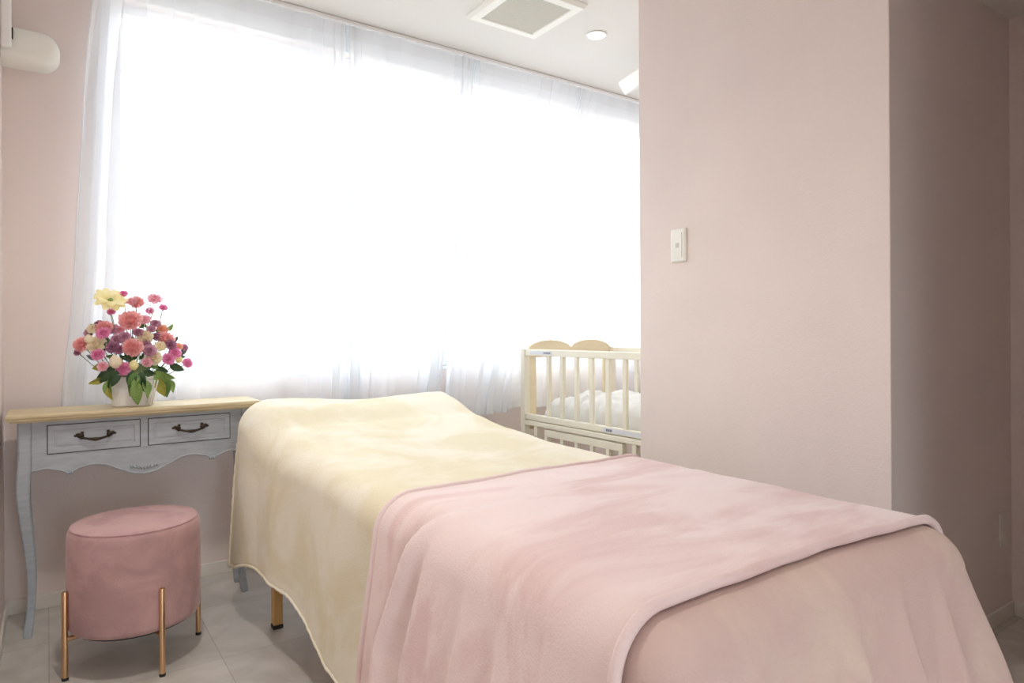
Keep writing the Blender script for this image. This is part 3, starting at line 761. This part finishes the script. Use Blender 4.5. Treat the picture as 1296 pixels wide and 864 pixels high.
flowers = [  # px, py, radius px, colour, kind, depth (towards viewer, m)
    (140, 378, 20, 'yellow', 'd', 0.02), (165, 403, 15, 'salmon', 'c', 0.06), (168, 437, 13, 'salmon', 'c', 0.10), (173, 380, 10, 'salmon', 'c', 0.0), (167, 379, 7, 'pink', 's', 0.01),
    (196, 376, 9.5, 'pink', 's', -0.02), (207, 387, 6, 'hot', 's', -0.02), (190, 391, 6, 'hot', 's', 0.0), (141, 392, 5.5, 'hot', 's', 0.03), (157, 369, 5.5, 'hot', 's', 0.0),
    (183, 402, 8, 'pink', 's', 0.03), (197, 407, 7, 'mauve', 's', 0.02), (192, 414, 6, 'mauve', 's', 0.04), (158, 424, 8, 'mauve', 's', 0.07), (148, 427, 8, 'mauve', 's', 0.06), (143, 437, 9, 'purple', 's', 0.08),
    (151, 440, 7, 'purple', 's', 0.09), (189, 441, 9, 'mauve', 's', 0.09), (185, 433, 7, 'mauve', 's', 0.07), (131, 419, 9, 'hot', 's', 0.05), (132, 412, 11, 'salmon', 'c', 0.02), (142, 414, 9, 'mauve', 's', 0.02), (118, 413, 8, 'cream', 's', 0.0),
    (126, 408, 7, 'purple', 's', 0.0), (104, 433, 11, 'salmon', 'c', 0.0), (113, 427, 7, 'cream', 'b', 0.03), (122, 433, 12, 'cream', 'c', 0.04), (98, 443, 5, 'purple', 's', 0.0), (113, 418, 7, 'mauve', 's', -0.01),
    (124, 446, 8.5, 'hot', 's', 0.07), (156, 464, 9.5, 'hot', 's', 0.10), (146, 456, 10, 'cream', 'b', 0.10), (169, 460, 7.5, 'yellow', 'b', 0.11), (186, 456, 7, 'pink', 's', 0.10), (130, 461, 7, 'pink', 's', 0.08),
    (210, 427, 12, 'salmon', 'c', 0.03), (206, 414, 8, 'orange', 's', 0.0), (216, 434, 8, 'purple', 's', 0.05), (221, 444, 9, 'hot', 's', 0.05), (213, 452, 9, 'hot', 's', 0.07), (226, 436, 6, 'orange', 's', 0.02), (233, 437, 6, 'mauve', 's', 0.0),
    (237, 457, 7.5, 'hot', 's', 0.02), (183, 424, 11, 'cream', 'c', 0.05), (194, 450, 11, 'cream', 'c', 0.08), (203, 436, 8, 'cream', 's', 0.06), (152, 415, 7, 'pink', 's', 0.03), (175, 418, 7, 'mauve', 's', 0.05), (226, 453, 6, 'yellow', 'b', 0.02), (199, 424, 7, 'purple', 's', 0.03)]
CAMP = V((0, 0, S))
stem_bm = BM()
for idx, (px, py, r, c, k, dep) in enumerate(flowers):
    p = at(px, py, FY-dep/S*0.9)-fo
    key = (k, c, idx % 3)
    if key not in cache: cache[key] = proto(k, idx % 3+1, PM[c])
    o = link('flower', cache[key], fl)
    o.location = p
    out = (p-CEN).normalized(); view = (CAMP-fo-p).normalized()
    dirv = (out*0.5+view*0.95+V((0, 0, 0.25))).normalized()
    if k == 'd': dirv = V((0.1, -0.6, 0.85)).normalized()
    if k == 'b': dirv = V((out.x*0.3, out.y*0.3, 1)).normalized()
    o.rotation_euler = dirv.to_track_quat('Z', 'Y').to_euler()
    s = r*PXM*(1.22 if k in 'cs' else 1.12); o.scale = (s, s, s)
    q = p-dirv*s*0.6; b0 = V((p.x*0.25, p.y*0.25, 0.09)); mid = q*0.6+b0*0.4+V((0, 0, -0.01))
    tube(stem_bm, [b0, mid, q], 0.0016, 5)
    if k == 'd':
        bm = BM(); bmesh.ops.create_uvsphere(bm, u_segments=10, v_segments=6, radius=0.17); e = finish(bm, 'flower_eye', LM[2], o, smooth=True); e.location = (0, 0, 0.06)
finish(stem_bm, 'stems', M['stem'], fl, smooth=True)
def leaf_mesh(seed, m):
    rnd = random.Random(seed); bm = BM(); rows = []
    for i in range(8):
        t = i/7; w = 0.235*math.sin(PI*t**0.75)**0.85 if 0 < t < 1 else 0.01
        bend = -0.28*t*t
        rows.append([bm.verts.new((s*w, t, bend+0.12*abs(s)*math.sin(PI*t)+0.03*math.sin(6*t+seed+s*2))) for s in (-1, -0.5, 0, 0.5, 1)])
    for i in range(7):
        for j in range(4): bm.faces.new((rows[i][j], rows[i][j+1], rows[i+1][j+1], rows[i+1][j]))
    bmesh.ops.recalc_face_normals(bm, faces=bm.faces[:])
    me = bpy.data.meshes.new('leaf'); bm.to_mesh(me); bm.free(); me.materials.append(m)
    for p in me.polygons: p.use_smooth = True
    return me
leaves = [leaf_mesh(i, m) for i, m in enumerate(LM)]
def leaf(p0, p1, dep0, dep1, kind, roll=0.0):
    a = at(p0[0], p0[1], FY-dep0)-fo; b = at(p1[0], p1[1], FY-dep1)-fo
    d = b-a; L_ = d.length; y = d.normalized(); view = (CAMP-fo-a).normalized()
    z = (view-y*view.dot(y)).normalized(); x = y.cross(z)
    R3 = Matrix((x, y, z)).transposed() @ Matrix.Rotation(roll, 3, 'Y')
    o = link('leaf', leaves[kind], fl); o.location = a; o.rotation_euler = R3.to_euler(); o.scale = (L_, L_, L_)
for a in [((140, 462), (113, 461), .05, .02, 3, .3), ((150, 462), (118, 482), .07, .06, 0, .1), ((150, 465), (137, 490), .09, .09, 0, -.2), ((145, 470), (122, 478), .07, .06, 0, .4), ((132, 476), (112, 484), .05, .05, 3, -.3), ((136, 478), (136, 503), .07, .07, 2, .5),
          ((136, 487), (139, 505), .08, .08, 3, .8), ((168, 466), (164, 492), .11, .11, 0, .2), ((170, 468), (167, 500), .115, .115, 1, -.3), ((178, 468), (180, 494), .115, .115, 0, .3), ((173, 480), (172, 511), .12, .12, 2, .2), ((182, 478), (190, 501), .11, .11, 2, -.5),
          ((176, 476), (164, 488), .12, .12, 2, .6), ((195, 466), (214, 490), .08, .08, 2, .1), ((200, 468), (221, 480), .07, .06, 2, .5), ((205, 474), (213, 501), .07, .07, 1, -.2), ((200, 475), (206, 501), .08, .08, 3, .3), ((212, 478), (222, 495), .06, .05, 2, -.4),
          ((214, 458), (234, 468), .03, .02, 0, .2), ((226, 447), (239, 437), .0, .0, 4, .2), ((122, 452), (108, 446), .02, .01, 4, 0), ((145, 450), (133, 447), .06, .05, 1, .3), ((160, 455), (176, 446), .07, .07, 0, .1), ((176, 452), (183, 444), .08, .08, 0, .6), ((166, 452), (150, 448), .07, .07, 0, -.4),
          ((180, 462), (198, 458), .09, .07, 1, .4), ((190, 462), (206, 462), .08, .06, 1, -.5), ((198, 420), (204, 410), .0, -.02, 2, .2), ((202, 428), (213, 417), .0, -.02, 1, .5), ((176, 412), (186, 407), .02, .01, 1, .3), ((136, 430), (130, 440), .05, .05, 0, .3), ((196, 462), (214, 470), .06, .05, 0, .2),
          ((128, 440), (113, 441), .03, .01, 1, .5), ((160, 462), (140, 474), .08, .08, 0, .0), ((182, 466), (200, 476), .09, .08, 0, .2)]:
    leaf(*a)
rl = random.Random(21)
for k in range(30):
    px, py = rl.uniform(112, 226), rl.uniform(405, 458); ddx = px-169
    a_ = rl.uniform(-0.9, 0.9)+ddx*0.012
    leaf((px, py), (px+math.sin(a_)*rl.uniform(10, 17), py-math.cos(a_)*rl.uniform(9, 15)), 0.0, -0.01, rl.choice((0, 1, 1, 0, 2)), rl.uniform(-0.7, 0.7))
bm = BM(); rnd = random.Random(9)      # fine baby's breath sprays
for k in range(34):
    px, py = rnd.uniform(148, 200), rnd.uniform(388, 420); e = at(px, py, FY-rnd.uniform(-0.02, 0.03))-fo
    tube(bm, [V((0, 0, 0.12)), e*0.6+V((0, 0, 0.05)), e], 0.0006, 4)
    bmesh.ops.create_icosphere(bm, subdivisions=1, radius=0.0028, matrix=Matrix.Translation(e))
finish(bm, 'filler_sprays', M['ivory'], fl)

# ------------------------------------------------------------------ ceiling vent, downlights, wall units
vent = thing('ceiling_vent', 'square ceiling vent with ivory frame and grey mesh grille', 'vent', (1.741*S, 2.365*S, ZC))
h = 0.192*S; hi = 0.140*S
bm = BM()
def sq(a, z): return [(-a, -a, z), (a, -a, z), (a, a, z), (-a, a, z)]
loft(bm, [sq(h, 0), sq(h, -0.006), sq(h-0.012, -0.022), sq(hi+0.006, -0.024), sq(hi, -0.020), sq(hi, -0.004)], cap=False); finish(bm, 'vent_frame', M['ivory'], vent, bevel=0.001)
bm = BM(); n = 34; w = 0.0026
for k in range(n+1):
    a = -hi+2*hi*k/n
    box(bm, a-w, a+w, -hi, hi, -0.018, -0.014); box(bm, -hi, hi, a-w, a+w, -0.0165, -0.0125)
finish(bm, 'grille', M['grille'], vent)
bm = BM(); box(bm, -hi, hi, -hi, hi, -0.005, 0); finish(bm, 'vent_backing', mat('filter_grey', (0.20, 0.19, 0.15), 0.9), vent)

def downlight(x, y, label, watts, grp='recessed ceiling downlights'):
    t = thing('downlight', label, 'ceiling light', (x*S, y*S, ZC), group=grp)
    bm = BM(); lathe(bm, [(0.046, 0.0), (0.052, -0.002), (0.052, -0.005), (0.044, -0.008), (0.040, -0.004)], 32, cap0=False, cap1=False); finish(bm, 'trim_ring', M['white'], t, smooth=True)
    bm = BM(); lathe(bm, [(0.041, -0.003), (0.030, -0.009), (0.012, -0.011)], 32); finish(bm, 'lamp_lens', M['lamp'], t, smooth=True)
    ld = bpy.data.lights.new('downlight_lamp', 'SPOT'); ld.energy = watts; ld.color = (1, 0.93, 0.84); ld.spot_size = math.radians(150); ld.spot_blend = 0.7; ld.shadow_soft_size = 0.05
    lo = bpy.data.objects.new('lamp_light', ld); COL.objects.link(lo); lo.parent = t; lo.location = (0, 0, -0.02)
downlight(2.166, 2.373, 'lit recessed downlight in the ceiling right of the vent', 10)
downlight(0.2, 1.45, 'added fill downlight in the ceiling above the stool, left of the bed', 46)  # unseen lamp added to fill the left side of the bed
downlight(0.6, -0.3, 'added fill downlight in the ceiling near the added glazed door', 10)  # unseen lamp added behind the camera as warm fill

# white unit on the ceiling by the partition
p = at(797, 98, 2.42)
cu = thing('ceiling_unit', 'white angular ceiling-mounted unit half hidden behind the partition', 'ceiling fixture', (p.x+0.08, p.y, ZC))
bm = BM(); tube(bm, [(0.07, 0, -0.10), (0.07, 0, 0.0)], 0.02, 14); lathe(bm, [(0.045, -0.012), (0.045, 0.0)], 20, (0.07, 0, 0)); finish(bm, 'mount', M['white'], cu)
mt = Matrix.Translation((0, 0, p.z-ZC)) @ Matrix.Rotation(math.radians(-12), 4, 'X') @ Matrix.Rotation(math.radians(-32), 4, 'Y') @ Matrix.Rotation(math.radians(18), 4, 'Z')
bm = BM(); box(bm, -0.105, 0.12, -0.075, 0.075, -0.03, 0.045, mt); bo = finish(bm, 'housing', M['white'], cu, bevel=0.008, segs=3)
bm = BM(); c = mt @ V((-0.075, -0.055, -0.05)); tube(bm, [mt @ V((-0.075, -0.055, -0.025)), mt @ V((-0.075, -0.055, -0.07))], 0.018, 16); finish(bm, 'knob', M['white'], cu, bevel=0.003)

# white unit high on the wall at the left corner
wu = thing('wall_unit', 'white wall-mounted unit with a rounded end, high in the left corner beside the curtain', 'wall unit', (XL, YW, 2.0*S))
ox, oy, oz = wu.location
zc = 2.013*S; rr = 0.060*S; y1 = 2.97*S; y0 = 2.86*S
bm = BM(); rings = []
xe = 0.043*S
def cap_out(gr):
    pts = [(XL-ox, zc-oz-rr+gr), ]
    out = []
    n = 14
    out.append((XL-ox+0.001, zc-oz-rr+gr))
    for i in range(n+1):
        a = -PI/2+PI*i/n; out.append((xe-rr+math.cos(a)*(rr-gr)-ox, zc-oz+math.sin(a)*(rr-gr)))
    out.append((XL-ox+0.001, zc-oz+rr-gr)); return out
for y, gr in ((y1, 0.0), (y0+0.045, 0.0), (y0+0.028, 0.003), (y0+0.014, 0.009), (y0+0.006, 0.017), (y0+0.001, 0.026), (y0, 0.034)):
    rings.append([(a, y-oy, z) for a, z in cap_out(gr)])
loft(bm, rings); finish(bm, 'housing', M['ivory'], wu, smooth=True).modifiers.new('es', 'EDGE_SPLIT').split_angle = math.radians(35)
bm = BM(); box(bm, 0.001, at(16.5, 50, 2.84).x-ox, y0-0.03-oy, y0-0.002-oy, at(10, 57, 2.85).z-oz, at(10, 57, 2.85).z-oz+0.40); finish(bm, 'cover_panel', M['white'], wu, bevel=0.008, segs=3)
bm = BM(); box(bm, at(17, 50, 2.84).x-ox-0.002, at(17, 50, 2.84).x-ox+0.003, y0-0.012-oy, y0+0.004-oy, 0.02, rr*0.92); finish(bm, 'seam', M['dark'], wu)

# light switch on the partition, outlet in the alcove
sw = thing('light_switch', 'ivory light switch plate on the pale pink partition wall', 'switch', (XP, 1.653*S, 1.316*S))
bm = BM(); hh, hw = 0.062*S, 0.036*S
loft(bm, [[(0, -hw, -hh), (0, hw, -hh), (0, hw, hh), (0, -hw, hh)], [(-0.006, -hw, -hh), (-0.006, hw, -hh), (-0.006, hw, hh), (-0.006, -hw, hh)], [(-0.010, -hw+0.008, -hh+0.006), (-0.010, hw-0.008, -hh+0.006), (-0.010, hw-0.008, hh-0.006), (-0.010, -hw+0.008, hh-0.006)]])
finish(bm, 'plate', M['ivory'], sw, bevel=0.002)
bm = BM(); box(bm, -0.0125, -0.0095, -0.020, 0.020, -0.048, 0.048); rk = finish(bm, 'rocker', M['ivory'], sw, bevel=0.001)
bm = BM(); box(bm, -0.0130, -0.0124, -0.008, 0.008, -0.009, 0.009); finish(bm, 'name_mark', M['grille'], rk)
ol = thing('wall_outlet', 'beige outlet plate low on the dark alcove wall by the corner', 'outlet', (2.685*S, YP0, 0.315*S))
bm = BM(); box(bm, -0.035, 0.035, -0.008, 0, -0.06, 0.06); pl = finish(bm, 'plate', M['base'], ol, bevel=0.003)
bm = BM(); box(bm, -0.013, 0.013, -0.0095, -0.006, -0.042, 0.042); finish(bm, 'inner_plate', M['base'], ol, bevel=0.001)

# ------------------------------------------------------------------ daylight
w = bpy.data.worlds.new('sky'); sc.world = w; w.use_nodes = True
nt = w.node_tree; bg = nt.nodes['Background']; bg.inputs['Strength'].default_value = 7.2
tc = nt.nodes.new('ShaderNodeTexCoord'); sp = nt.nodes.new('ShaderNodeSeparateXYZ'); rp = nt.nodes.new('ShaderNodeValToRGB')
nt.links.new(tc.outputs['Generated'], sp.inputs[0]); mr = nt.nodes.new('ShaderNodeMapRange'); mr.inputs['From Min'].default_value = -0.3; mr.inputs['From Max'].default_value = 0.3
nt.links.new(sp.outputs['Z'], mr.inputs['Value']); nt.links.new(mr.outputs['Result'], rp.inputs['Fac']); nt.links.new(rp.outputs['Color'], bg.inputs['Color'])
rp.color_ramp.elements[0].position = 0.25; rp.color_ramp.elements[0].color = (0.30, 0.30, 0.29, 1)      # street and roofs below
rp.color_ramp.elements[1].position = 0.52; rp.color_ramp.elements[1].color = (0.84, 0.925, 1.0, 1)       # overcast sky
pd = bpy.data.lights.new('window_portal', 'AREA'); pd.shape = 'RECTANGLE'; pd.size = WX1-WX0; pd.size_y = WZ1-WZ0; pd.cycles.is_portal = True
po = bpy.data.objects.new('window_portal', pd); COL.objects.link(po); po.location = ((WX0+WX1)/2, YW+T+0.01, (WZ0+WZ1)/2); po.rotation_euler = (-PI/2, 0, 0)

sc.view_settings.view_transform = 'Standard'; sc.view_settings.look = 'None'; sc.view_settings.gamma = 1.0; sc.view_settings.use_curve_mapping = False
sc.view_settings.exposure = 0.2
sc.cycles.use_denoising = True
sc.cycles.max_bounces = 14; sc.cycles.diffuse_bounces = 8; sc.cycles.transparent_max_bounces = 24; sc.cycles.transmission_bounces = 8
sc.cycles.sample_clamp_indirect = 10
